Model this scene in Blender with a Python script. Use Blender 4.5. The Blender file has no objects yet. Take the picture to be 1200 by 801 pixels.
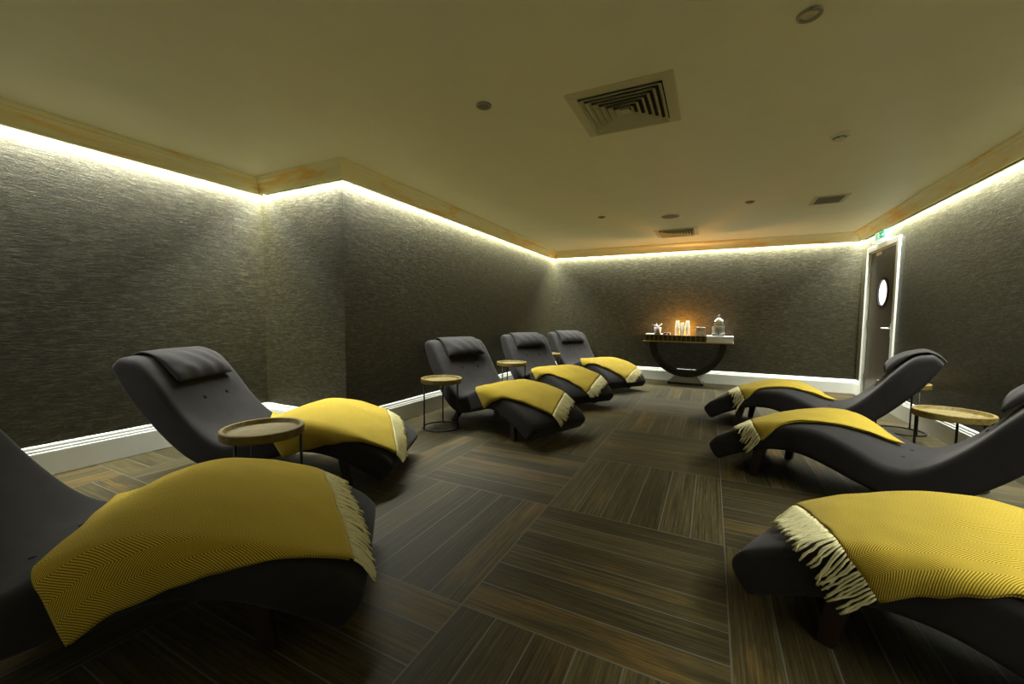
import bpy, bmesh, math, random
from mathutils import Vector, Matrix, noise

# ------------------------------------------------------------------ scene, camera, light
S = bpy.context.scene
COL = S.collection
S.view_settings.view_transform = 'Standard'
S.view_settings.look = 'None'
S.view_settings.gamma = 1.0
S.view_settings.use_curve_mapping = False
S.view_settings.exposure = -0.25

YAW, PITCH, ROLL, EYE = 0.4573, 0.0637, 0.0101, 1.102
_r0 = Vector((math.cos(YAW), math.sin(YAW), 0)); _f0 = Vector((-math.sin(YAW), math.cos(YAW), 0)); _u0 = Vector((0, 0, 1))
_f = _f0 * math.cos(PITCH) - _u0 * math.sin(PITCH)
_u = _u0 * math.cos(PITCH) + _f0 * math.sin(PITCH)
_r = _r0 * math.cos(ROLL) + _u * math.sin(ROLL)
_u2 = _u * math.cos(ROLL) - _r0 * math.sin(ROLL)
cam_data = bpy.data.cameras.new('camera')
cam_data.sensor_width = 36.0
cam_data.sensor_fit = 'HORIZONTAL'
cam_data.lens = 36.0 * 473.547 / 1200.0
cam_data.clip_start = 0.02
cam = bpy.data.objects.new('camera', cam_data)
cam.matrix_world = Matrix(((_r.x, _u2.x, -_f.x, 0), (_r.y, _u2.y, -_f.y, 0), (_r.z, _u2.z, -_f.z, EYE), (0, 0, 0, 1)))
COL.objects.link(cam)
S.camera = cam

world = bpy.data.worlds.new('world')
S.world = world
world.use_nodes = True
world.node_tree.nodes['Background'].inputs[0].default_value = (0.02, 0.02, 0.018, 1)
world.node_tree.nodes['Background'].inputs[1].default_value = 0.2

# room plan (metres)
XL, XJ, XR = -3.969, -2.865, 1.947
YJ, YB, YR = 2.521, 7.584, -2.4
ZC, ZT = 2.229, 2.36
ZBASE = 0.216
DOOR_Y0, DOOR_Y1, DOOR_Z = 6.335, 7.285, 2.025      # clear opening
ROOM = [(XL, YR), (XR, YR), (XR, YB), (XJ, YB), (XJ, YJ), (XL, YJ)]
SIDES = ['rear', 'right', 'back', 'left_far', 'left_return', 'left']

# LED strips hidden in the cove between cornice and wall: W per metre
LED_W = 37.0
LED_COL = (0.96, 1.0, 0.89)
def led(name, a, b, w=1.0, inset=0.025, z=2.262):
    # strip runs along wall edge a->b (interior on the left of a->b), facing down
    a = Vector((a[0], a[1])); b = Vector((b[0], b[1]))
    d = (b - a); L = d.length; d.normalize(); n = Vector((-d.y, d.x))
    m = (a + b) / 2 + n * inset
    ld = bpy.data.lights.new(name, 'AREA')
    ld.shape = 'RECTANGLE'; ld.size = L; ld.size_y = 0.014
    ld.spread = math.radians(118)
    ld.energy = LED_W * L * w; ld.color = LED_COL
    o = bpy.data.objects.new(name, ld)
    o.location = (m.x, m.y, z)
    o.rotation_euler = (0, 0, math.atan2(d.y, d.x))
    COL.objects.link(o)
for i in range(6):
    led('cove_led', ROOM[i], ROOM[(i + 1) % 6], 0.75 if i == 0 else 1.0)

# ------------------------------------------------------------------ shape of the lounger (metres, u from foot to head)
ST = [((0.000, .165), (.085, .060)), ((.060, .232), (.140, .095)), ((.200, .312), (.250, .155)), ((.340, .366), (.360, .205)),
      ((.470, .402), (.470, .235)), ((.600, .420), (.585, .243)), ((.720, .414), (.690, .222)), ((.840, .375), (.790, .190)),
      ((.950, .322), (.900, .152)), ((1.035, .298), (1.020, .125)), ((1.120, .316), (1.140, .132)), ((1.220, .390), (1.270, .195)),
      ((1.330, .515), (1.380, .290)), ((1.430, .655), (1.490, .412)), ((1.520, .766), (1.600, .550)), ((1.580, .812), (1.670, .665)),
      ((1.640, .824), (1.712, .747))]
HW = 0.365
RC = 0.045
def _cr(p0, p1, p2, p3, t):
    return 0.5 * ((2 * p1) + (-p0 + p2) * t + (2 * p0 - 5 * p1 + 4 * p2 - p3) * t * t + (-p0 + 3 * p1 - 3 * p2 + p3) * t * t * t)
def station(t):
    # t in 0..len(ST)-1 -> (top u, top z, bottom u, bottom z)
    n = len(ST) - 1
    i = min(int(t), n - 1); f = t - i
    P = [ST[max(0, min(n, i + k))] for k in (-1, 0, 1, 2)]
    return [_cr(*[p[a][b] for p in P], f) for a in (0, 1) for b in (0, 1)]
_TOP = []
def _build_top():
    acc = 0; last = None
    for k in range(0, 481):
        t = (len(ST) - 1) * k / 480
        u, z, bu, bz = station(t)
        if last: acc += math.hypot(u - last[0], z - last[1])
        _TOP.append((acc, u, z, bu, bz)); last = (u, z)
_build_top()
def top_at(U):
    # arc length along the upper side -> u, z, unit 'up' (du, dz)
    lo, hi = 0, len(_TOP) - 1
    if U <= 0: a, b, f = _TOP[0], _TOP[1], U / (_TOP[1][0] + 1e-9)
    else:
        while hi - lo > 1:
            m = (lo + hi) // 2
            if _TOP[m][0] <= U: lo = m
            else: hi = m
        a, b = _TOP[lo], _TOP[hi]; f = (U - a[0]) / max(1e-9, b[0] - a[0])
    u = a[1] + (b[1] - a[1]) * f; z = a[2] + (b[2] - a[2]) * f
    du, dz = b[1] - a[1], b[2] - a[2]; L = math.hypot(du, dz) or 1
    return u, z, -dz / L, du / L
def crown(v):
    return 0.010 * (1 - min(1.0, (abs(v) / HW)) ** 2)
def drape(U, s, off):
    # point lying 'off' above the lounger at arc length U, s across; beyond the edge it hangs down the side
    u, z, nu, nz = top_at(U)
    e = HW - RC; sg = 1 if s > 0 else -1; a = abs(s)
    R = RC + off
    if a <= e:
        h = off + crown(a); return (u + nu * h, s, z + nz * h)
    arc = R * math.pi / 2; k = a - e
    if k <= arc:
        th = k / R; v = e + R * math.sin(th); h = off + crown(e) - R * (1 - math.cos(th))
        return (u + nu * h, sg * v, z + nz * h)
    h = off + crown(e) - R; d = k - arc
    return (u + nu * h, sg * (e + R), z + nz * h - d)

# pose of every lounger: foot x, y and the angle of its foot direction
POSE = {'L1': (-1.24, 1.207, 41.5), 'L2': (-1.9, 2.2, 26.5), 'L3': (-1.142, 3.33, -21), 'L4': (-1.242, 4.70, -35), 'L5': (-1.057, 6.03, -37),
        'R3': (.061, 5.03, 163), 'R2': (.182, 3.67, 151), 'R1': (.265, 2.055, 151.5)}

# ------------------------------------------------------------------ node helpers / materials
def mat(name):
    m = bpy.data.materials.new(name); m.use_nodes = True
    nt = m.node_tree; b = nt.nodes['Principled BSDF']
    return m, nt, b
def nd(nt, typ, **kw):
    n = nt.nodes.new(typ)
    for k, v in kw.items(): setattr(n, k, v)
    return n
def mth(nt, op, a, b=None, c=None):
    n = nt.nodes.new('ShaderNodeMath'); n.operation = op
    for i, x in enumerate((a, b, c)):
        if x is None: continue
        if isinstance(x, (int, float)): n.inputs[i].default_value = x
        else: nt.links.new(x, n.inputs[i])
    return n.outputs[0]
def ramp(nt, fac, stops):
    r = nt.nodes.new('ShaderNodeValToRGB')
    e = r.color_ramp.elements
    while len(e) < len(stops): e.new(0.5)
    for el, (p, c) in zip(e, stops):
        el.position = p; el.color = (*c, 1)
    nt.links.new(fac, r.inputs[0]); return r.outputs[0]
def mixc(nt, fac, a, b, mode='MIX'):
    n = nt.nodes.new('ShaderNodeMix'); n.data_type = 'RGBA'; n.blend_type = mode
    for i, x in ((0, fac), (6, a), (7, b)):
        if isinstance(x, (int, float)): n.inputs[i].default_value = x
        elif isinstance(x, tuple): n.inputs[i].default_value = (*x, 1)
        else: nt.links.new(x, n.inputs[i])
    return n.outputs[2]
def mapped(nt, src, scale, kind='Object'):
    tc = nt.nodes.new('ShaderNodeTexCoord'); mp = nt.nodes.new('ShaderNodeMapping')
    mp.inputs['Scale'].default_value = scale
    nt.links.new(src if src else tc.outputs[kind], mp.inputs[0]); return mp.outputs[0]
def noise_tex(nt, vec, scale=1.0, detail=4, rough=0.55, dist=0.0):
    n = nt.nodes.new('ShaderNodeTexNoise')
    n.inputs['Scale'].default_value = scale; n.inputs['Detail'].default_value = detail
    n.inputs['Roughness'].default_value = rough; n.inputs['Distortion'].default_value = dist
    nt.links.new(vec, n.inputs['Vector']); return n.outputs[0]
def bump(nt, b, h, strength, dist):
    n = nt.nodes.new('ShaderNodeBump'); n.inputs['Strength'].default_value = strength; n.inputs['Distance'].default_value = dist
    nt.links.new(h, n.inputs['Height']); nt.links.new(n.outputs[0], b.inputs['Normal'])
def plain(name, col, rough=0.5, metal=0.0, var=0.12, scale=30, spec=None, bmp=0.0):
    m, nt, b = mat(name)
    v = mapped(nt, None, (scale,) * 3); f = noise_tex(nt, v, 1.0)
    c = ramp(nt, f, [(0.3, tuple(x * (1 - var) for x in col)), (0.7, tuple(min(1, x * (1 + var)) for x in col))])
    nt.links.new(c, b.inputs['Base Color'])
    b.inputs['Roughness'].default_value = rough; b.inputs['Metallic'].default_value = metal
    if spec is not None: b.inputs['Specular IOR Level'].default_value = spec
    if bmp: bump(nt, b, f, bmp, 0.002)
    return m

def wallpaper():
    m, nt, b = mat('wallpaper')
    f1 = noise_tex(nt, mapped(nt, None, (10, 10, 210)), 1.0, 3, 0.6)
    f2 = noise_tex(nt, mapped(nt, None, (34, 34, 340)), 1.0, 3, 0.6, 0.3)
    f3 = noise_tex(nt, mapped(nt, None, (0.9, 0.9, 1.4)), 1.0, 3, 0.5)
    f4 = noise_tex(nt, mapped(nt, None, (14, 14, 40)), 1.0, 5, 0.7, 0.5)
    h = mth(nt, 'ADD', mth(nt, 'MULTIPLY', f1, 0.6), mth(nt, 'ADD', mth(nt, 'MULTIPLY', f2, 0.5), mth(nt, 'MULTIPLY', f4, 0.5)))
    c = ramp(nt, h, [(0.52, (0.0145, 0.0125, 0.0050)), (0.78, (0.031, 0.027, 0.0115)), (1.02, (0.115, 0.104, 0.055))])
    c = mixc(nt, mth(nt, 'MULTIPLY', f3, 0.5), c, (0.0175, 0.015, 0.006))
    nt.links.new(c, b.inputs['Base Color'])
    b.inputs['Roughness'].default_value = 0.46
    b.inputs['Specular IOR Level'].default_value = 0.32
    bump(nt, b, h, 0.6, 0.006)
    return m

FLOOR_S, FLOOR_X, FLOOR_Y = 0.9147, -0.8174, 2.1612
def floor_mat():
    m, nt, b = mat('wood_plank_tile')
    tc = nt.nodes.new('ShaderNodeTexCoord'); sp = nt.nodes.new('ShaderNodeSeparateXYZ')
    nt.links.new(tc.outputs['Object'], sp.inputs[0])
    x = mth(nt, 'DIVIDE', mth(nt, 'SUBTRACT', sp.outputs[0], FLOOR_X), FLOOR_S)
    y = mth(nt, 'DIVIDE', mth(nt, 'SUBTRACT', sp.outputs[1], FLOOR_Y), FLOOR_S)
    ix = mth(nt, 'FLOOR', x); iy = mth(nt, 'FLOOR', y)
    fx = mth(nt, 'SUBTRACT', x, ix); fy = mth(nt, 'SUBTRACT', y, iy)
    odd = mth(nt, 'FLOORED_MODULO', mth(nt, 'ADD', ix, iy), 2.0)          # 1: planks along X
    even = mth(nt, 'SUBTRACT', 1.0, odd)
    across = mth(nt, 'ADD', mth(nt, 'MULTIPLY', odd, fy), mth(nt, 'MULTIPLY', even, fx))
    along = mth(nt, 'ADD', mth(nt, 'MULTIPLY', odd, fx), mth(nt, 'MULTIPLY', even, fy))
    a6 = mth(nt, 'MULTIPLY', across, 6.0); k = mth(nt, 'FLOOR', a6); fr = mth(nt, 'SUBTRACT', a6, k)
    # grout
    e1 = mth(nt, 'MULTIPLY', mth(nt, 'MINIMUM', fr, mth(nt, 'SUBTRACT', 1.0, fr)), FLOOR_S / 6)
    e2 = mth(nt, 'MULTIPLY', mth(nt, 'MINIMUM', along, mth(nt, 'SUBTRACT', 1.0, along)), FLOOR_S)
    e = mth(nt, 'MINIMUM', e1, e2)
    g = mth(nt, 'LESS_THAN', e, 0.0026)
    cb = nt.nodes.new('ShaderNodeCombineXYZ')
    nt.links.new(mth(nt, 'ADD', mth(nt, 'MULTIPLY', ix, 7.31), k), cb.inputs[0]); nt.links.new(mth(nt, 'MULTIPLY', iy, 3.77), cb.inputs[1])
    wn = nt.nodes.new('ShaderNodeTexWhiteNoise'); wn.noise_dimensions = '3D'; nt.links.new(cb.outputs[0], wn.inputs[0])
    wv = wn.outputs['Value']; ws = nt.nodes.new('ShaderNodeSeparateColor'); nt.links.new(wn.outputs['Color'], ws.inputs[0])
    # grain coordinates: stretched along the plank, shifted per plank
    gc = nt.nodes.new('ShaderNodeCombineXYZ')
    nt.links.new(mth(nt, 'ADD', mth(nt, 'MULTIPLY', along, FLOOR_S), mth(nt, 'MULTIPLY', wv, 40.0)), gc.inputs[0])
    nt.links.new(mth(nt, 'ADD', mth(nt, 'MULTIPLY', across, FLOOR_S), mth(nt, 'MULTIPLY', ws.outputs[1], 30.0)), gc.inputs[1])
    nt.links.new(mth(nt, 'MULTIPLY', wv, 17.0), gc.inputs[2])
    n1 = noise_tex(nt, mapped(nt, gc.outputs[0], (1.6, 95, 1)), 1.0, 6, 0.66, 0.3)
    n2 = noise_tex(nt, mapped(nt, gc.outputs[0], (9, 420, 1)), 1.0, 4, 0.7, 0.2)
    n3 = noise_tex(nt, mapped(nt, gc.outputs[0], (2.2, 7, 1)), 1.0, 3, 0.5, 0.8)
    gr = mth(nt, 'ADD', mth(nt, 'MULTIPLY', n1, 0.6), mth(nt, 'MULTIPLY', n2, 0.4))
    dark = ramp(nt, gr, [(0.36, (0.010, 0.0078, 0.0032)), (0.50, (0.038, 0.0295, 0.0115)), (0.63, (0.084, 0.066, 0.026))])
    gold = ramp(nt, gr, [(0.36, (0.024, 0.015, 0.0045)), (0.50, (0.082, 0.052, 0.015)), (0.63, (0.15, 0.097, 0.028))])
    # some planks turn golden, and golden patches drift along others
    tone = mth(nt, 'ADD', mth(nt, 'MULTIPLY', ws.outputs[0], 0.75), mth(nt, 'MULTIPLY', mth(nt, 'SUBTRACT', n3, 0.5), 1.1))
    tf = ramp(nt, tone, [(0.52, (0, 0, 0)), (0.80, (1, 1, 1))])
    c = mixc(nt, tf, dark, gold)
    br = mth(nt, 'ADD', 0.75, mth(nt, 'MULTIPLY', ws.outputs[2], 0.5))
    vb = nt.nodes.new('ShaderNodeCombineColor')
    for i in range(3): nt.links.new(br, vb.inputs[i])
    c = mixc(nt, 1.0, c, vb.outputs[0], 'MULTIPLY')
    c = mixc(nt, g, c, (0.095, 0.091, 0.072))
    nt.links.new(c, b.inputs['Base Color'])
    nt.links.new(mth(nt, 'ADD', 0.46, mth(nt, 'MULTIPLY', gr, 0.2)), b.inputs['Roughness'])
    b.inputs['Specular IOR Level'].default_value = 0.16
    hh = mth(nt, 'SUBTRACT', mth(nt, 'MULTIPLY', gr, 0.5), mth(nt, 'MULTIPLY', g, 0.6))
    bump(nt, b, hh, 0.35, 0.003)
    return m

def suede():
    m, nt, b = mat('charcoal_suede')
    f = noise_tex(nt, mapped(nt, None, (5, 5, 5)), 1.0, 5, 0.6, 0.4)
    f2 = noise_tex(nt, mapped(nt, None, (380, 380, 380)), 1.0, 2)
    c = ramp(nt, f, [(0.3, (0.0135, 0.0123, 0.0125)), (0.7, (0.0225, 0.0205, 0.0208))])
    nt.links.new(c, b.inputs['Base Color'])
    b.inputs['Roughness'].default_value = 0.85
    b.inputs['Specular IOR Level'].default_value = 0.12
    b.inputs['Sheen Weight'].default_value = 0.11
    b.inputs['Sheen Roughness'].default_value = 0.45
    b.inputs['Sheen Tint'].default_value = (0.80, 0.74, 0.72, 1)
    bump(nt, b, f2, 0.15, 0.001)
    return m

def herringbone():
    m, nt, b = mat('mustard_herringbone_wool')
    uv = nt.nodes.new('ShaderNodeUVMap'); uv.uv_map = 'UVMap'
    sp = nt.nodes.new('ShaderNodeSeparateXYZ'); nt.links.new(uv.outputs[0], sp.inputs[0])
    U, V = sp.outputs[0], sp.outputs[1]
    w = 0.056
    vv = mth(nt, 'DIVIDE', V, w); i = mth(nt, 'FLOOR', vv); f = mth(nt, 'SUBTRACT', vv, i)
    d = mth(nt, 'SUBTRACT', mth(nt, 'MULTIPLY', mth(nt, 'FLOORED_MODULO', i, 2.0), 2.0), 1.0)
    tri = mth(nt, 'MULTIPLY', mth(nt, 'MULTIPLY', mth(nt, 'SUBTRACT', f, 0.5), d), w)
    ph = mth(nt, 'DIVIDE', mth(nt, 'ADD', U, mth(nt, 'MULTIPLY', tri, 1.05)), 0.0088)
    fr = mth(nt, 'FRACT', ph)
    st = mth(nt, 'MULTIPLY', mth(nt, 'ABSOLUTE', mth(nt, 'SUBTRACT', fr, 0.5)), 2.0)
    s = ramp(nt, st, [(0.40, (0, 0, 0)), (0.62, (1, 1, 1))])
    fz = noise_tex(nt, mapped(nt, uv.outputs[0], (260, 260, 1)), 1.0, 3, 0.7)
    lo = ramp(nt, fz, [(0.3, (0.155, 0.099, 0.003)), (0.7, (0.215, 0.140, 0.005))])
    hi = ramp(nt, fz, [(0.3, (0.47, 0.335, 0.030)), (0.7, (0.62, 0.47, 0.080))])
    c = mixc(nt, s, lo, hi)
    nt.links.new(c, b.inputs['Base Color'])
    b.inputs['Roughness'].default_value = 0.95
    b.inputs['Specular IOR Level'].default_value = 0.1
    b.inputs['Sheen Weight'].default_value = 0.15
    b.inputs['Sheen Tint'].default_value = (1.0, 0.85, 0.4, 1)
    h = mth(nt, 'ADD', mth(nt, 'MULTIPLY', fz, 0.7), mth(nt, 'MULTIPLY', st, 0.4))
    bump(nt, b, h, 0.35, 0.0025)
    return m

def tray_wood():
    m, nt, b = mat('pale_turned_wood')
    n1 = noise_tex(nt, mapped(nt, None, (4, 46, 46)), 1.0, 5, 0.6, 0.6)
    n2 = noise_tex(nt, mapped(nt, None, (14, 160, 160)), 1.0, 3, 0.7)
    n3 = noise_tex(nt, mapped(nt, None, (5, 9, 9)), 1.0, 3, 0.6)
    g = mth(nt, 'ADD', mth(nt, 'MULTIPLY', n1, 0.6), mth(nt, 'ADD', mth(nt, 'MULTIPLY', n2, 0.25), mth(nt, 'MULTIPLY', n3, 0.3)))
    c = ramp(nt, g, [(0.38, (0.055, 0.036, 0.007)), (0.56, (0.130, 0.090, 0.018)), (0.75, (0.20, 0.145, 0.033))])
    nt.links.new(c, b.inputs['Base Color'])
    b.inputs['Roughness'].default_value = 0.6
    b.inputs['Specular IOR Level'].default_value = 0.25
    bump(nt, b, g, 0.2, 0.002)
    return m

def gold_cornice():
    m, nt, b = mat('aged_gilded_cornice')
    f = noise_tex(nt, mapped(nt, None, (1.6, 1.6, 9)), 1.0, 4, 0.6, 0.6)
    f2 = noise_tex(nt, mapped(nt, None, (4, 4, 40)), 1.0, 4, 0.6)
    g = mth(nt, 'ADD', mth(nt, 'MULTIPLY', f, 0.75), mth(nt, 'MULTIPLY', f2, 0.25))
    c = ramp(nt, g, [(0.38, (0.90, 0.87, 0.60)), (0.52, (0.92, 0.83, 0.50)), (0.60, (0.92, 0.66, 0.24)), (0.70, (0.92, 0.55, 0.12))])
    nt.links.new(c, b.inputs['Base Color'])
    b.inputs['Roughness'].default_value = 0.45
    b.inputs['Metallic'].default_value = 0.3
    return m

def emis(name, col, strength, base=(0.8, 0.8, 0.8)):
    m, nt, b = mat(name)
    b.inputs['Base Color'].default_value = (*base, 1)
    b.inputs['Emission Color'].default_value = (*col, 1)
    b.inputs['Emission Strength'].default_value = strength
    return m
def glass(name, col=(1, 1, 1), rough=0.02, ior=1.45):
    m, nt, b = mat(name)
    b.inputs['Base Color'].default_value = (*col, 1); b.inputs['Roughness'].default_value = rough
    b.inputs['Transmission Weight'].default_value = 1.0; b.inputs['IOR'].default_value = ior
    return m

def cloudy():
    m, nt, b = mat('cloudy_iced_lemon_water')
    f = noise_tex(nt, mapped(nt, None, (30, 30, 30)), 1.0, 3, 0.6)
    nt.links.new(ramp(nt, f, [(0.35, (0.62, 0.70, 0.60)), (0.6, (0.85, 0.88, 0.80))]), b.inputs['Base Color'])
    b.inputs['Roughness'].default_value = 0.25; b.inputs['IOR'].default_value = 1.33
    b.inputs['Transmission Weight'].default_value = 0.45
    return m
M = dict(
    wall=wallpaper(), floor=floor_mat(), suede=suede(), wool=herringbone(), wood=tray_wood(), gold=gold_cornice(),
    ceiling=plain('matt_ceiling_paint', (0.89, 0.87, 0.68), 0.42, 0, 0.02, 3, 0.5),
    white=plain('white_gloss_paint', (0.78, 0.79, 0.74), 0.32, 0, 0.02, 6),
    fringe=plain('cream_wool_fringe', (0.74, 0.68, 0.40), 0.95, 0, 0.15, 200, 0.1),
    mahogany=plain('dark_mahogany', (0.014, 0.005, 0.004), 0.4, 0, 0.4, 60),
    iron=plain('black_iron', (0.014, 0.014, 0.013), 0.5, 0.3, 0.2, 80),
    button=plain('charcoal_button', (0.010, 0.009, 0.009), 0.9, 0, 0.1, 90, 0.05),
    door=plain('dark_brown_door_veneer', (0.055, 0.045, 0.028), 0.38, 0, 0.15, 8),
    steel=plain('brushed_steel', (0.62, 0.62, 0.60), 0.32, 0.95, 0.06, 90),
    satin=plain('satin_aluminium', (0.80, 0.80, 0.78), 0.45, 0.25, 0.03, 50),
    kick=plain('dull_kick_plate', (0.16, 0.15, 0.12), 0.5, 0.5, 0.05, 40),
    pewter=plain('dull_pewter', (0.34, 0.33, 0.30), 0.3, 0.9, 0.08, 40),
    chrome=plain('polished_metal', (0.75, 0.75, 0.74), 0.15, 1.0, 0.04, 40),
    lacquer=plain('black_lacquer', (0.010, 0.008, 0.006), 0.25, 0, 0.2, 20),
    brass=plain('aged_brass', (0.50, 0.38, 0.15), 0.35, 0.8, 0.2, 50),
    mirror=plain('smoked_mirror_tile', (0.10, 0.085, 0.045), 0.18, 0.6, 0.5, 25),
    linen=plain('white_linen', (0.78, 0.78, 0.76), 0.9, 0, 0.04, 200, 0.1, 0.2),
    vent=plain('cream_vent_metal', (0.62, 0.58, 0.40), 0.5, 0, 0.03, 12),
    darkgap=plain('dark_gap_backing', (0.02, 0.02, 0.015), 0.8, 0, 0.1, 12),  # near-black for backing sheets; in the vents it stands in for shade
    plastic=plain('white_plastic', (0.72, 0.71, 0.64), 0.4, 0, 0.03, 20),
    grey=plain('grey_grille', (0.30, 0.28, 0.22), 0.55, 0.2, 0.1, 60),
    lens=plain('unlit_lamp_lens', (0.36, 0.34, 0.30), 0.15, 0.3, 0.1, 60),
    nickel=plain('satin_nickel_ring', (0.34, 0.32, 0.26), 0.35, 0.7, 0.05, 60),
    lilac=plain('lilac_card', (0.40, 0.36, 0.44), 0.6, 0, 0.08, 60),
    plum=plain('plum_paper', (0.20, 0.09, 0.16), 0.6, 0, 0.2, 60),
    lemon=plain('lemon_slice', (0.80, 0.70, 0.10), 0.5, 0, 0.1, 50),
    mint=plain('mint_leaf', (0.12, 0.30, 0.06), 0.5, 0, 0.2, 50),
    ice=plain('ice', (0.75, 0.80, 0.80), 0.2, 0, 0.05, 50),
    glass=glass('clear_glass'), water=cloudy(),
    porthole=emis('lit_frosted_porthole', (1.0, 0.97, 0.98), 2.2),
    signgreen=emis('exit_sign_green', (0.05, 0.55, 0.36), 0.55, (0.02, 0.35, 0.22)),
    signwhite=emis('exit_sign_white', (0.80, 1.0, 0.85), 0.9),
    flame=emis('candle_flame', (1.0, 0.55, 0.15), 60),
    wax=plain('cream_wax', (0.8, 0.62, 0.35), 0.5, 0, 0.05, 30),
)
def cup_mat():
    m, nt, b = mat('translucent_plastic_cup')
    b.inputs['Base Color'].default_value = (0.9, 0.88, 0.82, 1)
    b.inputs['Roughness'].default_value = 0.3
    tr = nt.nodes.new('ShaderNodeBsdfTranslucent'); tr.inputs[0].default_value = (0.95, 0.92, 0.85, 1)
    mx = nt.nodes.new('ShaderNodeMixShader'); mx.inputs[0].default_value = 0.75
    out = nt.nodes['Material Output']
    nt.links.new(b.outputs[0], mx.inputs[1]); nt.links.new(tr.outputs[0], mx.inputs[2]); nt.links.new(mx.outputs[0], out.inputs[0])
    return m
M['cup'] = cup_mat()
def tissue_pattern():
    m, nt, b = mat('patterned_tissue_card')
    f = noise_tex(nt, mapped(nt, None, (26, 26, 40)), 1.0, 3, 0.5, 1.2)
    c = ramp(nt, f, [(0.42, (0.92, 0.89, 0.90)), (0.46, (0.25, 0.19, 0.24)), (0.51, (0.25, 0.19, 0.24)), (0.55, (0.93, 0.90, 0.91))])
    nt.links.new(c, b.inputs['Base Color']); b.inputs['Roughness'].default_value = 0.6
    return m
M['tissuebox'] = tissue_pattern()

# ------------------------------------------------------------------ object helpers
def link_bm(name, bm, m, parent=None, smooth=False, mods=None, loc=None):
    bmesh.ops.recalc_face_normals(bm, faces=bm.faces)
    me = bpy.data.meshes.new(name); bm.to_mesh(me); bm.free()
    if m: me.materials.append(m)
    if smooth:
        for p in me.polygons: p.use_smooth = True
    o = bpy.data.objects.new(name, me); COL.objects.link(o)
    if loc: o.location = loc
    if parent: o.parent = parent
    return o
def subsurf(o, n=1):
    md = o.modifiers.new('subsurf', 'SUBSURF'); md.levels = n; md.render_levels = n
def bevel(o, w=0.003, seg=2):
    md = o.modifiers.new('bevel', 'BEVEL'); md.width = w; md.segments = seg; md.limit_method = 'ANGLE'; md.angle_limit = math.radians(35)
def thing(name, label, cat, loc=(0, 0, 0), rz=0.0, group=None):
    o = bpy.data.objects.new(name, None); COL.objects.link(o)
    o.empty_display_size = 0.1
    o.location = loc; o.rotation_euler = (0, 0, rz)
    o['label'] = label; o['category'] = cat
    if group: o['group'] = group
    return o
def tag(o, label, cat, group=None):
    o['label'] = label; o['category'] = cat
    if group: o['group'] = group
    return o
def struct(name, bm, m, smooth=False):
    o = link_bm(name, bm, m, None, smooth); o['kind'] = 'structure'; return o
def copy_tree(o, parent=None):
    c = o.copy(); COL.objects.link(c); c.parent = parent
    for ch in list(o.children): copy_tree(ch, c)
    return c
def box(bm, x0, x1, y0, y1, z0, z1):
    v = [bm.verts.new(p) for p in ((x0, y0, z0), (x1, y0, z0), (x1, y1, z0), (x0, y1, z0), (x0, y0, z1), (x1, y0, z1), (x1, y1, z1), (x0, y1, z1))]
    for f in ((0, 3, 2, 1), (4, 5, 6, 7), (0, 1, 5, 4), (1, 2, 6, 5), (2, 3, 7, 6), (3, 0, 4, 7)): bm.faces.new([v[i] for i in f])
def boxm(*a):
    bm = bmesh.new(); box(bm, *a); return bm
def lathe(bm, prof, n=48, cx=0, cy=0):
    rings = []
    for r, z in prof:
        if r < 1e-6: rings.append([bm.verts.new((cx, cy, z))])
        else: rings.append([bm.verts.new((cx + r * math.cos(2 * math.pi * k / n), cy + r * math.sin(2 * math.pi * k / n), z)) for k in range(n)])
    for a, b in zip(rings, rings[1:]):
        for k in range(n):
            k2 = (k + 1) % n
            if len(a) == 1 and len(b) == 1: continue
            if len(a) == 1: bm.faces.new((a[0], b[k], b[k2]))
            elif len(b) == 1: bm.faces.new((a[k], a[k2], b[0]))
            else: bm.faces.new((a[k], a[k2], b[k2], b[k]))
def lathem(prof, n=48, cx=0, cy=0):
    bm = bmesh.new(); lathe(bm, prof, n, cx, cy); return bm
def tube(bm, pts, r, n=8, closed=False, radii=None, caps=True):
    pts = [Vector(p) for p in pts]; N = len(pts); rings = []
    prev = None
    for i, p in enumerate(pts):
        if closed: d = pts[(i + 1) % N] - pts[i - 1]
        else: d = pts[min(N - 1, i + 1)] - pts[max(0, i - 1)]
        d.normalize()
        if prev is None:
            a = Vector((0, 0, 1)) if abs(d.z) < 0.9 else Vector((1, 0, 0))
            x = d.cross(a).normalized()
        else: x = (prev - d * prev.dot(d)).normalized()
        prev = x; y = d.cross(x)
        rr = radii[i] if radii else r
        rings.append([bm.verts.new(p + (x * math.cos(2 * math.pi * k / n) + y * math.sin(2 * math.pi * k / n)) * rr) for k in range(n)])
    R = rings + ([rings[0]] if closed else [])
    for a, b in zip(R, R[1:]):
        for k in range(n): bm.faces.new((a[k], a[(k + 1) % n], b[(k + 1) % n], b[k]))
    if not closed and caps:
        bm.faces.new(rings[0][::-1]); bm.faces.new(rings[-1])
def loft(bm, rings, cap=True):
    vs = [[bm.verts.new(p) for p in r] for r in rings]; n = len(vs[0])
    for a, b in zip(vs, vs[1:]):
        for k in range(n): bm.faces.new((a[k], a[(k + 1) % n], b[(k + 1) % n], b[k]))
    if cap: bm.faces.new(vs[0][::-1]); bm.faces.new(vs[-1])
    return vs

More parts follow.
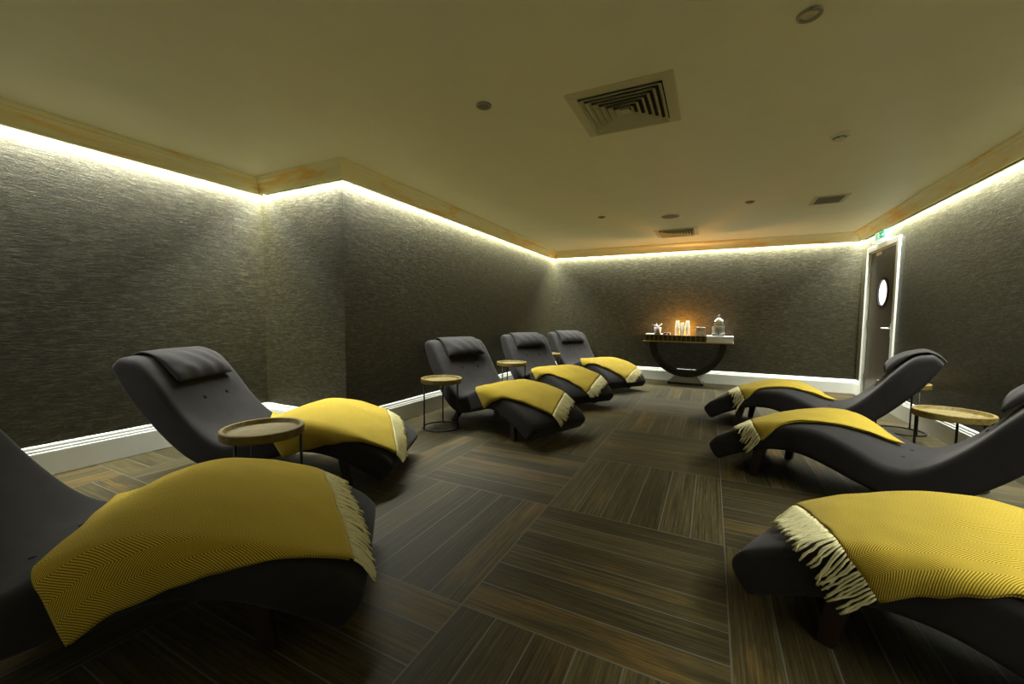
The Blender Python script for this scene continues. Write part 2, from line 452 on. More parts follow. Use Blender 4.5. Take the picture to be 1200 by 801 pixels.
# ------------------------------------------------------------------ the room
T = 0.12
bm = bmesh.new()
v = [bm.verts.new((x, y, 0)) for x, y in ((XL - T, YR - T), (XR + T + .5, YR - T), (XR + T + .5, YB + T), (XL - T, YB + T))]
w = [bm.verts.new((p.co.x, p.co.y, -0.1)) for p in v]
bm.faces.new(v); bm.faces.new(w[::-1])
for k in range(4): bm.faces.new((v[k], w[k], w[(k + 1) % 4], v[(k + 1) % 4]))
struct('floor', bm, M['floor'])
struct('ceiling', boxm(XL - T, XR + T, YR - T, YB + T, ZT, ZT + 0.1), M['ceiling'])
struct('wall_left', boxm(XL - T, XL, YR - T, YJ + T, 0, ZT), M['wall'])
struct('wall_left_return', boxm(XL, XJ - 0.0, YJ, YJ + T, 0, ZT), M['wall'])
struct('wall_left_far', boxm(XJ - T, XJ, YJ + T, YB + T, 0, ZT), M['wall'])
struct('wall_back', boxm(XJ, XR + T, YB, YB + T, 0, ZT), M['wall'])
struct('wall_rear', boxm(XL, XR + T, YR - T, YR, 0, ZT), M['wall'])
bm = bmesh.new()
box(bm, XR, XR + T, YR, DOOR_Y0, 0, ZT); box(bm, XR, XR + T, DOOR_Y1, YB, 0, ZT); box(bm, XR, XR + T, DOOR_Y0, DOOR_Y1, DOOR_Z, ZT)
struct('wall_right', bm, M['wall'])

def inward(i, d):
    # room corner i moved d into the room (mitred)
    n = len(ROOM); p = Vector(ROOM[i]); a = (p - Vector(ROOM[i - 1])).normalized(); b = (Vector(ROOM[(i + 1) % n]) - p).normalized()
    na = Vector((-a.y, a.x)); nb = Vector((-b.y, b.x))
    m = na + nb; return p + m * (d / (1 + na.dot(nb)))
def run(bm, i, prof, t0=None, t1=None):
    # sweep profile (d, z) along wall i; t0/t1: plain square ends at those distances along the wall instead of mitres
    a = Vector(ROOM[i]); b = Vector(ROOM[(i + 1) % 6]); dr = (b - a).normalized(); nn = Vector((-dr.y, dr.x))
    r0, r1 = [], []
    for d, z in prof:
        q0 = inward(i, d) if t0 is None else a + dr * t0 + nn * d
        q1 = inward((i + 1) % 6, d) if t1 is None else a + dr * t1 + nn * d
        r0.append((q0.x, q0.y, z)); r1.append((q1.x, q1.y, z))
    loft(bm, [r0, r1])
CORN = [(0.062, ZC), (0.068, ZC), (0.072, ZC + 0.006), (0.074, ZC + 0.020), (0.082, ZC + 0.036), (0.094, ZC + 0.060), (0.109, ZC + 0.082), (0.122, ZC + 0.094),
        (0.132, ZC + 0.098), (0.134, ZC + 0.104), (0.141, ZC + 0.106), (0.147, ZC + 0.112), (0.152, ZC + 0.122), (0.153, ZT), (0.100, ZT), (0.085, ZC + 0.085), (0.070, ZC + 0.045), (0.062, ZC + 0.02)]
SKIRT = [(0.0, 0.004), (0.020, 0.004), (0.020, 0.158), (0.0195, 0.166), (0.016, 0.170), (0.016, 0.176), (0.0155, 0.184), (0.011, 0.190), (0.011, 0.197), (0.010, 0.207), (0.006, 0.213), (0.0, ZBASE)]
for i, side in enumerate(SIDES):
    bm = bmesh.new(); run(bm, i, CORN)
    struct('trim_%d' % (i + 1), bm, M['gold'])
    bm = bmesh.new()
    if side == 'right':
        run(bm, i, SKIRT, None, DOOR_Y0 - 0.075 - YR); run(bm, i, SKIRT, DOOR_Y1 + 0.075 - YR, None)
    else: run(bm, i, SKIRT)
    struct('baseboard_' + side, bm, M['white'])

# ------------------------------------------------------------------ the door
door = bpy.data.objects.new('door_1', None); COL.objects.link(door); door['kind'] = 'structure'
bm = bmesh.new(); AW = 0.068
box(bm, XR - 0.022, XR + 0.001, DOOR_Y0 - AW, DOOR_Y0 + 0.004, 0, DOOR_Z + AW); box(bm, XR - 0.022, XR + 0.001, DOOR_Y1 - 0.004, DOOR_Y1 + AW, 0, DOOR_Z + AW)
box(bm, XR - 0.022, XR + 0.001, DOOR_Y0 + 0.004, DOOR_Y1 - 0.004, DOOR_Z - 0.004, DOOR_Z + AW)
o = link_bm('architrave', bm, M['white'], door); bevel(o, 0.004)
bm = bmesh.new()
box(bm, XR, XR + T, DOOR_Y0, DOOR_Y0 + 0.02, 0, DOOR_Z); box(bm, XR, XR + T, DOOR_Y1 - 0.02, DOOR_Y1, 0, DOOR_Z); box(bm, XR, XR + T, DOOR_Y0 + 0.02, DOOR_Y1 - 0.02, DOOR_Z - 0.02, DOOR_Z)
link_bm('jamb', bm, M['white'], door)
# leaf with a round hole
DX = XR + 0.012; dyc, dzc, drad = 6.79, 1.452, 0.185
bm = bmesh.new(); N = 48
y0, y1, z0, z1 = DOOR_Y0 + 0.023, DOOR_Y1 - 0.023, 0.006, DOOR_Z - 0.023
def sq(a):
    cy, cz = math.cos(a), math.sin(a)
    s = min((y1 - dyc) / cy if cy > 1e-6 else ((y0 - dyc) / cy if cy < -1e-6 else 1e9), (z1 - dzc) / cz if cz > 1e-6 else ((z0 - dzc) / cz if cz < -1e-6 else 1e9))
    return dyc + cy * s, dzc + cz * s
angs = [2 * math.pi * k / N for k in range(N)] + [math.atan2(b - dzc, a - dyc) % (2 * math.pi) for a in (y0, y1) for b in (z0, z1)]
angs.sort(); N = len(angs)
rings = []
for X in (DX, DX + 0.044):
    rings.append([bm.verts.new((X, dyc + drad * math.cos(a), dzc + drad * math.sin(a))) for a in angs])
    rings.append([bm.verts.new((X, *sq(a))) for a in angs])
fi, fo, bi, bo = rings
for a, b in ((fi, fo), (fo, bo), (bo, bi), (bi, fi)):
    for k in range(N): bm.faces.new((a[k], a[(k + 1) % N], b[(k + 1) % N], b[k]))
link_bm('leaf', bm, M['door'], door)
def disc_x(name, X, r0, r1, x1, m, parent):
    # ring of depth X..x1 about the porthole centre, r0 inner (0: full disc)
    bm = bmesh.new(); N = 48; R = []
    prof = [(r0, X), (r1, X), (r1, x1), (r0, x1)]
    for r, x in prof:
        R.append([bm.verts.new((x, dyc + r * math.cos(2 * math.pi * k / N), dzc + r * math.sin(2 * math.pi * k / N))) for k in range(N)])
    for a, b in zip(R, R[1:] + R[:1]):
        for k in range(N): bm.faces.new((a[k], a[(k + 1) % N], b[(k + 1) % N], b[k]))
    return link_bm(name, bm, m, parent)
disc_x('porthole_rim', DX - 0.008, 0.165, 0.205, DX + 0.012, M['mahogany'], door)
bm = bmesh.new()
loft(bm, [[(x, dyc + drad * math.cos(2 * math.pi * k / 48), dzc + drad * math.sin(2 * math.pi * k / 48)) for k in range(48)] for x in (DX + 0.016, DX + 0.026)])
link_bm('porthole_pane', bm, M['porthole'], door)
# lever handle on a long plate
bm = bmesh.new(); box(bm, DX - 0.009, DX + 0.001, 6.395, 6.440, 0.895, 1.060)
hp = link_bm('handle_plate', bm, M['satin'], door); bevel(hp, 0.004)
bm = bmesh.new(); tube(bm, [(DX - 0.008, 6.418, 1.0), (DX - 0.045, 6.418, 1.0), (DX - 0.056, 6.428, 1.0), (DX - 0.058, 6.445, 1.0), (DX - 0.058, 6.545, 1.0)], 0.0095, 10)
link_bm('lever', bm, M['satin'], hp, True)
for z in (1.80, 1.05, 0.30):
    bm = bmesh.new(); tube(bm, [(DX - 0.010, DOOR_Y1 - 0.020, z - 0.05), (DX - 0.010, DOOR_Y1 - 0.020, z + 0.05)], 0.009, 10)
    box(bm, DX - 0.003, DX + 0.0005, DOOR_Y1 - 0.055, DOOR_Y1 - 0.02, z - 0.05, z + 0.05)
    link_bm('hinge', bm, M['steel'], door)
bm = boxm(DX - 0.003, DX + 0.0005, 6.895, 7.085, 1.955, 1.995)
o = link_bm('notice_plate', bm, M['plastic'], door)
o['label'] = 'small cream notice plate high on the door'
link_bm('kick_plate', boxm(DX - 0.002, DX + 0.0005, y0 + 0.02, y1 - 0.02, 0.03, 0.23), M['kick'], door)
# lit corridor-side backing behind the pane is the frosted glass itself

# exit sign standing proud of the wall above the door
ex = thing('exit_sign', 'green lit emergency exit sign with running man above the door', 'sign', (XR - 0.045, 6.80, 2.105))
o = link_bm('sign_base', boxm(-0.03, 0.045, -0.165, 0.165, -0.008, 0.022), M['signwhite'], ex); bevel(o, 0.004)
o = link_bm('sign_panel', boxm(-0.006, 0.006, -0.155, 0.155, 0.022, 0.125), M['signgreen'], ex)
bm = bmesh.new(); X0, X1 = -0.0085, -0.0062
def flat(poly):
    a = [bm.verts.new((X0, y, z)) for y, z in poly]; b = [bm.verts.new((X1, y, z)) for y, z in poly]
    bm.faces.new(a); bm.faces.new(b[::-1])
    for k in range(len(poly)): bm.faces.new((a[k], b[k], b[(k + 1) % len(poly)], a[(k + 1) % len(poly)]))
def stroke(y0, z0, y1, z1, w):
    dy, dz = y1 - y0, z1 - z0; L = math.hypot(dy, dz); py, pz = -dz / L * w / 2, dy / L * w / 2
    flat([(y0 + py, z0 + pz), (y1 + py, z1 + pz), (y1 - py, z1 - pz), (y0 - py, z0 - pz)])
# picture side seen from the room: image left = +y
flat([(0.13 + 0.009 * math.cos(k * math.pi / 5) - 0.085, 0.108 + 0.009 * math.sin(k * math.pi / 5)) for k in range(10)])   # head
stroke(0.040, 0.096, 0.022, 0.066, 0.016)       # torso
stroke(0.040, 0.092, 0.064, 0.084, 0.007); stroke(0.064, 0.084, 0.072, 0.070, 0.007)   # front arm
stroke(0.036, 0.090, 0.012, 0.092, 0.007); stroke(0.012, 0.092, 0.002, 0.078, 0.007)   # back arm
stroke(0.024, 0.066, 0.048, 0.054, 0.009); stroke(0.048, 0.054, 0.044, 0.034, 0.008)   # front leg
stroke(0.022, 0.066, 0.008, 0.046, 0.009); stroke(0.008, 0.046, -0.014, 0.042, 0.008)  # back leg
stroke(0.082, 0.030, 0.082, 0.118, 0.006); stroke(0.140, 0.030, 0.140, 0.118, 0.006); stroke(0.080, 0.116, 0.142, 0.116, 0.006)   # doorway
stroke(-0.040, 0.072, -0.115, 0.072, 0.010)     # arrow
flat([(-0.105, 0.096), (-0.142, 0.072), (-0.105, 0.048)])
link_bm('pictogram', bm, M['signwhite'], ex)

# ------------------------------------------------------------------ ceiling fittings
def diffuser(label, cx, cy, half):
    # four-way square diffuser: flange plus nested sloping louvres
    t = thing('ceiling_vent', label, 'vent', (cx, cy, ZT), 0, 'square four-way ceiling vents')
    def frame(bm, h0, h1, z0, z1, th=0.0):
        # square ring, inner half-width h0 at z0 up to outer h1 at z1
        c = lambda h, z: [bm.verts.new((sx * h, sy * h, z)) for sx, sy in ((-1, -1), (1, -1), (1, 1), (-1, 1))]
        A, B = c(h0, z0), c(h1, z1); C, D = c(h0, z0 + 0.003), c(h1, z1 + 0.003)
        for P, Q in ((A, B), (B, D), (D, C), (C, A)):
            for k in range(4): bm.faces.new((P[k], P[(k + 1) % 4], Q[(k + 1) % 4], Q[k]))
    bm = bmesh.new(); frame(bm, half * 0.80, half, -0.010, -0.004)
    link_bm('flange', bm, M['vent'], t)
    link_bm('gap_shade_sheet', boxm(-half * .80, half * .80, -half * .80, half * .80, -0.0015, -0.0005), M['darkgap'], t)  # flat dark sheet, painted shade seen between the louvres
    n = 6
    for k in range(n):
        h1 = half * 0.80 * (1 - k / (n + 0.6)); h0 = h1 - half * 0.080
        bm = bmesh.new(); frame(bm, h1 - half * 0.088, h1 - half * 0.014, -0.004, -0.026)
        link_bm('louvre', bm, M['vent'], t)
    link_bm('centre_plate', boxm(-half * .09, half * .09, -half * .09, half * .09, -0.022, -0.018), M['vent'], t)
    return t
diffuser('large square ceiling vent nearest the camera, with nested louvres', -0.513, 2.56, 0.292)
diffuser('square ceiling vent far off, near the back wall over the console table', -0.508, 6.50, 0.292)

def downlight(label, x, y, tilt=False):
    t = thing('ceiling_downlight', label, 'downlight', (x, y, ZT), 0, 'unlit recessed ceiling downlights')
    bm = lathem([(0.030, -0.002), (0.033, -0.009), (0.040, -0.011), (0.046, -0.007), (0.047, 0.0005)], 32)
    link_bm('bezel', bm, M['nickel'], t, True)
    bm = lathem([(0.0, -0.0035), (0.031, -0.0035), (0.031, -0.001), (0.0, -0.001)], 24)
    link_bm('lens', bm, M['lens'], t)
    if tilt:
        bm = bmesh.new(); tube(bm, [(-0.012, -0.044, -0.006), (0.0, -0.052, -0.012), (0.012, -0.044, -0.006)], 0.005, 8)
        link_bm('clip', bm, M['nickel'], t, True)
downlight('round downlight by the top of the frame, nearest the right wall', 0.317, 2.112, True)
downlight('round downlight left of the large ceiling vent', -1.270, 2.166)
downlight('small downlight far left of the round ceiling speaker', -1.288, 5.14)
downlight('small downlight between ceiling speaker and square grille', 0.326, 5.12)
sd = thing('smoke_detector', 'white round smoke detector on the ceiling at right', 'smoke detector', (0.742, 3.545, ZT))
link_bm('base', lathem([(0.0, 0.0), (0.056, 0.0), (0.056, -0.010), (0.050, -0.016), (0.0, -0.016)], 32), M['plastic'], sd, True)
bm = bmesh.new()
for k in range(8):
    a = k * math.pi / 4; b = a + 0.55
    loft(bm, [[(r * math.cos(q), r * math.sin(q), z) for q, r, z in ((a, .040, -.016), (b, .040, -.016), (b, .034, -.030), (a, .034, -.030))], [(r * math.cos(q), r * math.sin(q), z) for q, r, z in ((a, .030, -.016), (b, .030, -.016), (b, .026, -.030), (a, .026, -.030))]])
link_bm('vane', bm, M['grey'], sd)
link_bm('cap', lathem([(0.0, -0.034), (0.024, -0.034), (0.036, -0.030), (0.036, -0.027), (0.0, -0.027)], 32), M['plastic'], sd, True)
sp = thing('ceiling_speaker', 'round flush grey speaker grille in the ceiling near the back', 'speaker', (-0.505, 5.45, ZT))
link_bm('rim', lathem([(0.098, -0.001), (0.100, -0.006), (0.108, -0.005), (0.110, 0.0003)], 40), M['vent'], sp, True)
link_bm('grille', lathem([(0.0, -0.005), (0.07, -0.0045), (0.099, -0.003), (0.099, 0.0), (0.0, 0.0)], 40), M['grey'], sp, True)
gv = thing('return_air_grille', 'small dark square grille in the ceiling by the right wall', 'grille', (1.06, 5.36, ZT))
bm = bmesh.new()
for a in ((-.15, .15, -.17, -.14), (-.15, .15, .14, .17), (-.15, -.115, -.14, .14), (.115, .15, -.14, .14)): box(bm, *a, -0.007, 0.0)
link_bm('frame', bm, M['vent'], gv)
bm = bmesh.new()
for k in range(14): box(bm, -.115, .115, -.14 + k * .02, -.132 + k * .02, -0.006, -0.001)
link_bm('slats', bm, M['grey'], gv)
link_bm('filter', boxm(-.115, .115, -.14, .14, -0.001, -0.0003), M['darkgap'], gv)  # flat near-black sheet closing the grille behind its slats

# ------------------------------------------------------------------ loungers
def lounger_body():
    bm = bmesh.new(); rings = []
    n = len(ST) - 1; sub = 3
    def section(t, sc=1.0, push=0.0):
        u, z, bu, bz = station(t); th = math.hypot(u - bu, z - bz); hu, hz = (u - bu) / th, (z - bz) / th
        mu, mz = (u + bu) / 2, (z + bz) / 2; tu, tz = hz, -hu
        rt, rb = min(RC, th * 0.40), 0.028
        P = []
        K = 4
        for k in range(K + 1):                       # top right corner (+v)
            a = math.pi / 2 * (1 - k / K); P.append((HW - rt + rt * math.cos(a), th / 2 - rt + rt * math.sin(a)))
        P.append((HW, 0.0))
        for k in range(K):
            a = -math.pi / 2 * k / (K - 1); P.append((HW - rb + rb * math.cos(a), -th / 2 + rb + rb * math.sin(a)))
        for f in (0.55, 0.0, -0.55): P.append(((HW - rb) * f, -th / 2))
        P += [(-v, h) for v, h in P[K + 1 + K:K:-1]] if False else []
        left = []
        for k in range(K):
            a = -math.pi / 2 + -math.pi / 2 * k / (K - 1); left.append((-(HW - rb) + rb * math.cos(a), -th / 2 + rb + rb * math.sin(a)))
        left.append((-HW, 0.0))
        for k in range(K + 1):
            a = math.pi - math.pi / 2 * k / K; left.append((-(HW - rt) + rt * math.cos(a), th / 2 - rt + rt * math.sin(a)))
        for f in (-0.7, -0.35, 0.0, 0.35, 0.7): left.append((f * (HW - rt), th / 2 + crown(f * (HW - rt))))
        P += left
        out = []
        for v, h in P:
            v2 = v * (1 - (1 - sc) * 0.14) if sc < 1 else v
            h2 = h * sc
            out.append((mu + hu * h2 + tu * push, v2, mz + hz * h2 + tz * push))
        return out
    rings.append(section(0, 0.50, -0.016)); rings.append(section(0, 0.80, -0.012)); 
    for k in range(n * sub + 1): rings.append(section(k / sub))
    rings.append(section(n, 0.86, 0.016)); rings.append(section(n, 0.50, 0.024))
    loft(bm, rings)
    # local x runs from head to foot
    for vtx in bm.verts: vtx.co.x = -vtx.co.x
    return bm
def front_leg(s):
    bm = bmesh.new(); R = []
    for k in range(6):
        f = k / 5; u = 0.338 - 0.036 * f; z = 0.215 * (1 - f); hw = 0.036 - 0.012 * f; v = s * (0.272 + 0.018 * f)
        z = max(z, 0.0)
        R.append([(-(u + a * hw), v + b * hw * 0.8, z) for a, b in ((-1, -1), (1, -1), (1, 1), (-1, 1))])
    loft(bm, R); return bm
def rear_leg(s):
    bm = bmesh.new(); R = []
    for k in range(6):
        f = k / 5; u = 1.135 + 0.10 * f ** 1.5; z = 0.155 * (1 - f); hw = 0.036 - 0.012 * f; v = s * (0.272 + 0.018 * f)
        R.append([(-(u + a * hw), v + b * hw * 0.8, z) for a, b in ((-1, -1), (1, -1), (1, 1), (-1, 1))])
    loft(bm, R); return bm
TOPLEN = _TOP[-1][0]
def pillow_mesh():
    # flap that hangs over the head end and swells into a bolster in front
    bm = bmesh.new(); NU, NV = 26, 18; PW = 0.25
    def path(a):
        # a 0 (front lower tip) .. 1 (behind the head): point on the lounger skin and outward normal
        if a < 0.66:
            U = TOPLEN - 0.30 + a / 0.66 * 0.30
            u, z, nu, nz = top_at(min(U, TOPLEN - 1e-4)); return u, z, nu, nz
        f = (a - 0.66) / 0.34
        u, z, nu, nz = top_at(TOPLEN - 1e-4); bu, bz = ST[-1][1]
        du, dz = bu - u, bz - z; L = math.hypot(du, dz)
        ang0 = math.atan2(nz, nu); ang1 = math.atan2(0.25, 1.0); th = ang0 + (ang1 - ang0) * min(1, f * 1.6)
        w_ = f * 0.75
        return u + du * w_ + 0.022 * math.sin(min(1, f * 1.6) * math.pi / 2) * math.cos(ang1), z + dz * w_, math.cos(th), math.sin(th)
    rnd = random.Random(4)
    def pt(i, j, side):
        a = i / NU; s = (j / NV * 2 - 1)
        u, z, nu, nz = path(a)
        v = s * PW * (1.0 - 0.04 * a)
        edge = max(0.0, 1 - abs(s) ** 5)
        # thickness: bolster between a=.02 and .5
        puff = 0.040 * max(0.0, math.sin(math.pi * min(1.0, max(0.0, a / 0.52)) ** 0.75)) if a < 0.52 else 0.0
        base = 0.013 + crown(v) + (0.012 * max(0.0, 1 - a / 0.25))
        wr = 0.0045 * math.sin(v * 46 + a * 9 + 2 * noise.noise((v * 6, a * 5, 1.3))) * (1 if puff > 0.01 else 0.15) * edge
        h = base + (0.013 + puff * (0.35 + 0.65 * edge) + wr if side else 0.0)
        return (-(u + nu * h), v, z + nz * h)
    G = [[[bm.verts.new(pt(i, j, sd)) for j in range(NV + 1)] for i in range(NU + 1)] for sd in (0, 1)]
    for sd in (0, 1):
        for i in range(NU):
            for j in range(NV): bm.faces.new((G[sd][i][j], G[sd][i + 1][j], G[sd][i + 1][j + 1], G[sd][i][j + 1]))
    for i in range(NU):
        for j in (0, NV): bm.faces.new((G[0][i][j], G[0][i + 1][j], G[1][i + 1][j], G[1][i][j]))
    for j in range(NV):
        for i in (0, NU): bm.faces.new((G[0][i][j], G[0][i][j + 1], G[1][i][j + 1], G[1][i][j]))
    return bm
LOUNGERS = ['L1', 'L2', 'L3', 'L4', 'L5', 'R3', 'R2', 'R1']
LLAB = {
    'L1': 'nearest charcoal suede lounger on the left, head cut off by the left frame edge',
    'L2': 'charcoal lounger in the left alcove with pillow, before the jutting wall corner',
    'L3': 'left wall charcoal lounger nearest of the far three, beside the slim round side table',
    'L4': 'charcoal lounger middle of the far left three, between two side tables',
    'L5': 'farthest charcoal lounger on the left, closest to the back wall corner',
    'R3': 'farthest charcoal lounger on the right, shown side-on in front of the door',
    'R2': 'middle charcoal lounger on the right, its head end cut by the right frame edge',
    'R1': 'nearest charcoal lounger on the right, only its foot end in frame'}
def make_lounger():
    x, y, a = POSE['L1']
    t = thing('lounger', LLAB['L1'], 'lounger', (x, y, 0), math.radians(a), 'charcoal wave loungers')
    o = link_bm('upholstered_body', lounger_body(), M['suede'], t, True); subsurf(o, 1)
    for s in (-1, 1):
        o = link_bm('leg', front_leg(s), M['mahogany'], t); bevel(o, 0.005)
        o = link_bm('leg', rear_leg(s), M['mahogany'], t); bevel(o, 0.005)
    o = link_bm('headrest_pillow', pillow_mesh(), M['suede'], t, True); subsurf(o, 1)
    for U in (TOPLEN - 0.43, TOPLEN - 0.84):
        for v in (-0.105, 0.105):
            u, z, nu, nz = top_at(U); h = crown(v) - 0.002
            bm = bmesh.new(); bmesh.ops.create_uvsphere(bm, u_segments=14, v_segments=8, radius=0.013)
            q = Vector((-nu, 0, nz)).to_track_quat('Z', 'Y')
            for vt in bm.verts:
                vt.co.z *= 0.4
                vt.co = q @ vt.co + Vector((-(u + nu * h), v, z + nz * h))
            link_bm('button', bm, M['button'], t, True)
    return t
first = make_lounger()
ROOTS = {'L1': first}
for k in LOUNGERS[1:]:
    o = copy_tree(first); x, y, a = POSE[k]
    o.location = (x, y, 0); o.rotation_euler = (0, 0, math.radians(a)); o['label'] = LLAB[k]
    ROOTS[k] = o

# ------------------------------------------------------------------ throws: corner positions on each lounger (arc length from foot, across; + is the lounger's left seen from the head)
THROW = {
    'L1': dict(fn=(.08, -.27), ff=(.32, .36), hf=(1.15, .36), hn=(.85, -.60)),
    'L2': dict(fn=(.04, -.27), ff=(.31, .34), hf=(1.22, .28), hn=(.74, -.58)),
    'L3': dict(fn=(.08, -.09), ff=(.34, .37), hf=(1.17, .02), hn=(.68, -.55)),
    'L4': dict(fn=(.03, -.08), ff=(.32, .35), hf=(1.27, -.02), hn=(.72, -.51)),
    'L5': dict(fn=(.02, -.07), ff=(.27, .38), hf=(1.29, .06), hn=(.64, -.46)),
    'R3': dict(fn=(.44, .46), ff=(.20, -.36), hf=(.82, -.52), hn=(1.15, -.18)),
    'R2': dict(fn=(.43, .47), ff=(.05, -.34), hf=(.58, -.43), hn=(1.07, -.10)),
    'R1': dict(fn=(.50, .50), ff=(.05, -.22), hf=(.90, -.42), hn=(1.00, .24)),
}
TLAB = {
    'L1': 'large mustard herringbone throw on the nearest left lounger, corner hanging towards the floor',
    'L2': 'mustard throw on the alcove lounger, draped behind the large tray table',
    'L3': 'mustard throw on the nearest of the far three left loungers',
    'L4': 'mustard throw on the middle one of the far three left loungers',
    'L5': 'mustard throw on the farthest left lounger near the console table',
    'R3': 'mustard throw on the farthest right lounger, in front of the door',
    'R2': 'mustard throw on the middle right lounger, pointed corner towards the seat',
    'R1': 'mustard herringbone throw on the nearest right lounger, long fringe towards the camera'}
def place(k, p):
    # lounger-local (u, v, z) -> world
    x, y, a = POSE[k]; a = math.radians(a); ca, sa = math.cos(a), math.sin(a)
    return Vector((x - ca * p[0] - sa * p[1], y - sa * p[0] + ca * p[1], p[2]))
def throw(k):
    C = THROW[k]; NU, NV = 56, 40
    q = lambda a, b: tuple((1 - a) * ((1 - b) * C['fn'][i] + b * C['ff'][i]) + a * ((1 - b) * C['hn'][i] + b * C['hf'][i]) for i in (0, 1))
    L = (math.dist(C['fn'], C['hn']) + math.dist(C['ff'], C['hf'])) / 2; W = (math.dist(C['fn'], C['ff']) + math.dist(C['hn'], C['hf'])) / 2
    seed = sum(ord(c) for c in k) * 1.7
    bm = bmesh.new(); uvl = bm.loops.layers.uv.new('UVMap')
    uvs = {}
    def sheet(off, th, ins):
        G = []
        for side in (0, 1):
            g = []
            for i in range(NU + 1):
                row = []
                for j in range(NV + 1):
                    a = ins + (1 - 2 * ins) * i / NU; b = ins + (1 - 2 * ins) * j / NV
                    # rounded corners
                    U, s = q(a, b)
                    wob = 0.006 * noise.noise((a * 7 + seed, b * 5, side * 0.2)) * (1 if side or off > .01 else 0.4) + 0.010 * max(0, noise.noise((a * 3.1 + seed, b * 3.3, 4.0)))
                    eU = 0.008 * noise.noise((b * 8, seed, 2.0)); eS = 0.008 * noise.noise((a * 9, seed, 7.0))
                    ed = min(a, 1 - a, b * W / L, (1 - b) * W / L)
                    t = th if side else 0.0
                    rnd = 1.0 if ed > 0.012 else 0.55
                    P = drape(U + eU, s + eS, off + t * (rnd if side else 1) + (0.0 if side else th * (1 - rnd) * .5) + wob)
                    vtx = bm.verts.new(place(k, P)); uvs[vtx] = (a * L, b * W); row.append(vtx)
                g.append(row)
            G.append(g)
        F = []
        for sd in (0, 1):
            for i in range(NU):
                for j in range(NV): F.append((G[sd][i][j], G[sd][i + 1][j], G[sd][i + 1][j + 1], G[sd][i][j + 1]))
        for i in range(NU):
            for j in (0, NV): F.append((G[0][i][j], G[0][i + 1][j], G[1][i + 1][j], G[1][i][j]))
        for j in range(NV):
            for i in (0, NU): F.append((G[0][i][j], G[0][i][j + 1], G[1][i][j + 1], G[1][i][j]))
        for f in F:
            fc = bm.faces.new(f); fc.smooth = True
            for lp in fc.loops: lp[uvl].uv = uvs[lp.vert]
    sheet(0.006, 0.008, 0.010); sheet(0.018, 0.009, 0.0)
    t = link_bm('throw_blanket', bm, M['wool'])
    tag(t, TLAB[k], 'throw', 'mustard throws on the loungers')
    # fringe: twisted strands from the foot edge
    bm = bmesh.new(); rnd = random.Random(int(seed)); NF = 60 if k in ('L3', 'L4', 'L5', 'R3') else 76; FL = 0.125
    lean = 0.45 if k[0] == 'R' else -0.10
    dU = (C['fn'][0] + C['ff'][0] - C['hn'][0] - C['hf'][0]) / 2; dS = (C['fn'][1] + C['ff'][1] - C['hn'][1] - C['hf'][1]) / 2; D = math.hypot(dU, dS); dU /= D; dS = dS / D + lean; D = math.hypot(dU, dS); dU /= D; dS /= D
    for i in range(NF):
        b = (i + 0.5 + rnd.uniform(-.2, .2)) / NF; U, s = q(0.0, b)
        fl = FL * rnd.uniform(0.82, 1.1); sw = rnd.gauss(0, 0.09) + (0.35 if i % 3 == 0 else -0.1) * 0.15; amp = rnd.uniform(0.001, 0.0035); ph = rnd.uniform(0, 6)
        pts = []
        for m in range(8):
            f = m / 7; x = fl * f
            ku = dU * x - dS * (sw * x * f + amp * math.sin(f * 9 + ph) * f); ks = dS * x + dU * (sw * x * f + amp * math.sin(f * 9 + ph) * f)
            pts.append(place(k, drape(max(U + ku, -0.03), s + ks, 0.020 - 0.011 * f + rnd.uniform(0, 0.004))))
        tube(bm, pts, 0.004, 5, radii=[0.0036, 0.0038, 0.0040, 0.0038, 0.0038, 0.0040, 0.0042, 0.0028])
    fo = link_bm('fringe', bm, M['fringe'], t, True); fo['kind'] = 'stuff'; fo['label'] = 'cream twisted fringe'
for k in LOUNGERS: throw(k)

# ------------------------------------------------------------------ round side tables
def make_table(label, x, y, rz):
    t = thing('side_table', label, 'side table', (x, y, 0), rz, 'round wooden tray side tables')
    H, R = 0.492, 0.200
    prof = [(0.0, H - 0.046), (R - 0.004, H - 0.046), (R, H - 0.042), (R, H - 0.004), (R - 0.004, H), (R - 0.020, H), (R - 0.023, H - 0.003), (R - 0.028, H - 0.020), (R - 0.034, H - 0.024), (0.0, H - 0.025)]
    o = link_bm('tray_top', lathem(prof, 64), M['wood'], t, True)
    md = o.modifiers.new('edge', 'EDGE_SPLIT'); md.split_angle = math.radians(40)
    rr = 0.183
    bm = bmesh.new(); tube(bm, [(rr * math.cos(2 * math.pi * k / 48), rr * math.sin(2 * math.pi * k / 48), 0.007) for k in range(48)], 0.0075, 8, True)
    link_bm('base_ring', bm, M['iron'], t, True)
    for k in range(4 if False else 3):
        a = 2 * math.pi * k / 3
        bm = bmesh.new(); px, py = rr * math.cos(a), rr * math.sin(a)
        tube(bm, [(px, py, 0.008), (px, py, H - 0.0455)], 0.0075, 10)
        link_bm('leg', bm, M['iron'], t, True)
    return t
TB = make_table('big round wooden tray table between the two nearest left loungers', -2.165, 1.345, math.radians(46))
for lab, x, y, r in (
    ('round tray table standing left of the nearest of the far three loungers', -2.36, 3.235, 2),
    ('round tray table between the first and second of the far three left loungers', -2.385, 4.845, 15),
    ('distant round tray table between the two farthest left loungers', -2.425, 6.32, 15),
    ('round tray table behind the seat of the middle right lounger', 1.485, 3.735, 60),
    ('round tray table by the door, partly hidden behind the farthest right lounger', 1.72, 5.25, 50)):
    o = copy_tree(TB); o.location = (x, y, 0); o.rotation_euler = (0, 0, math.radians(r)); o['label'] = lab

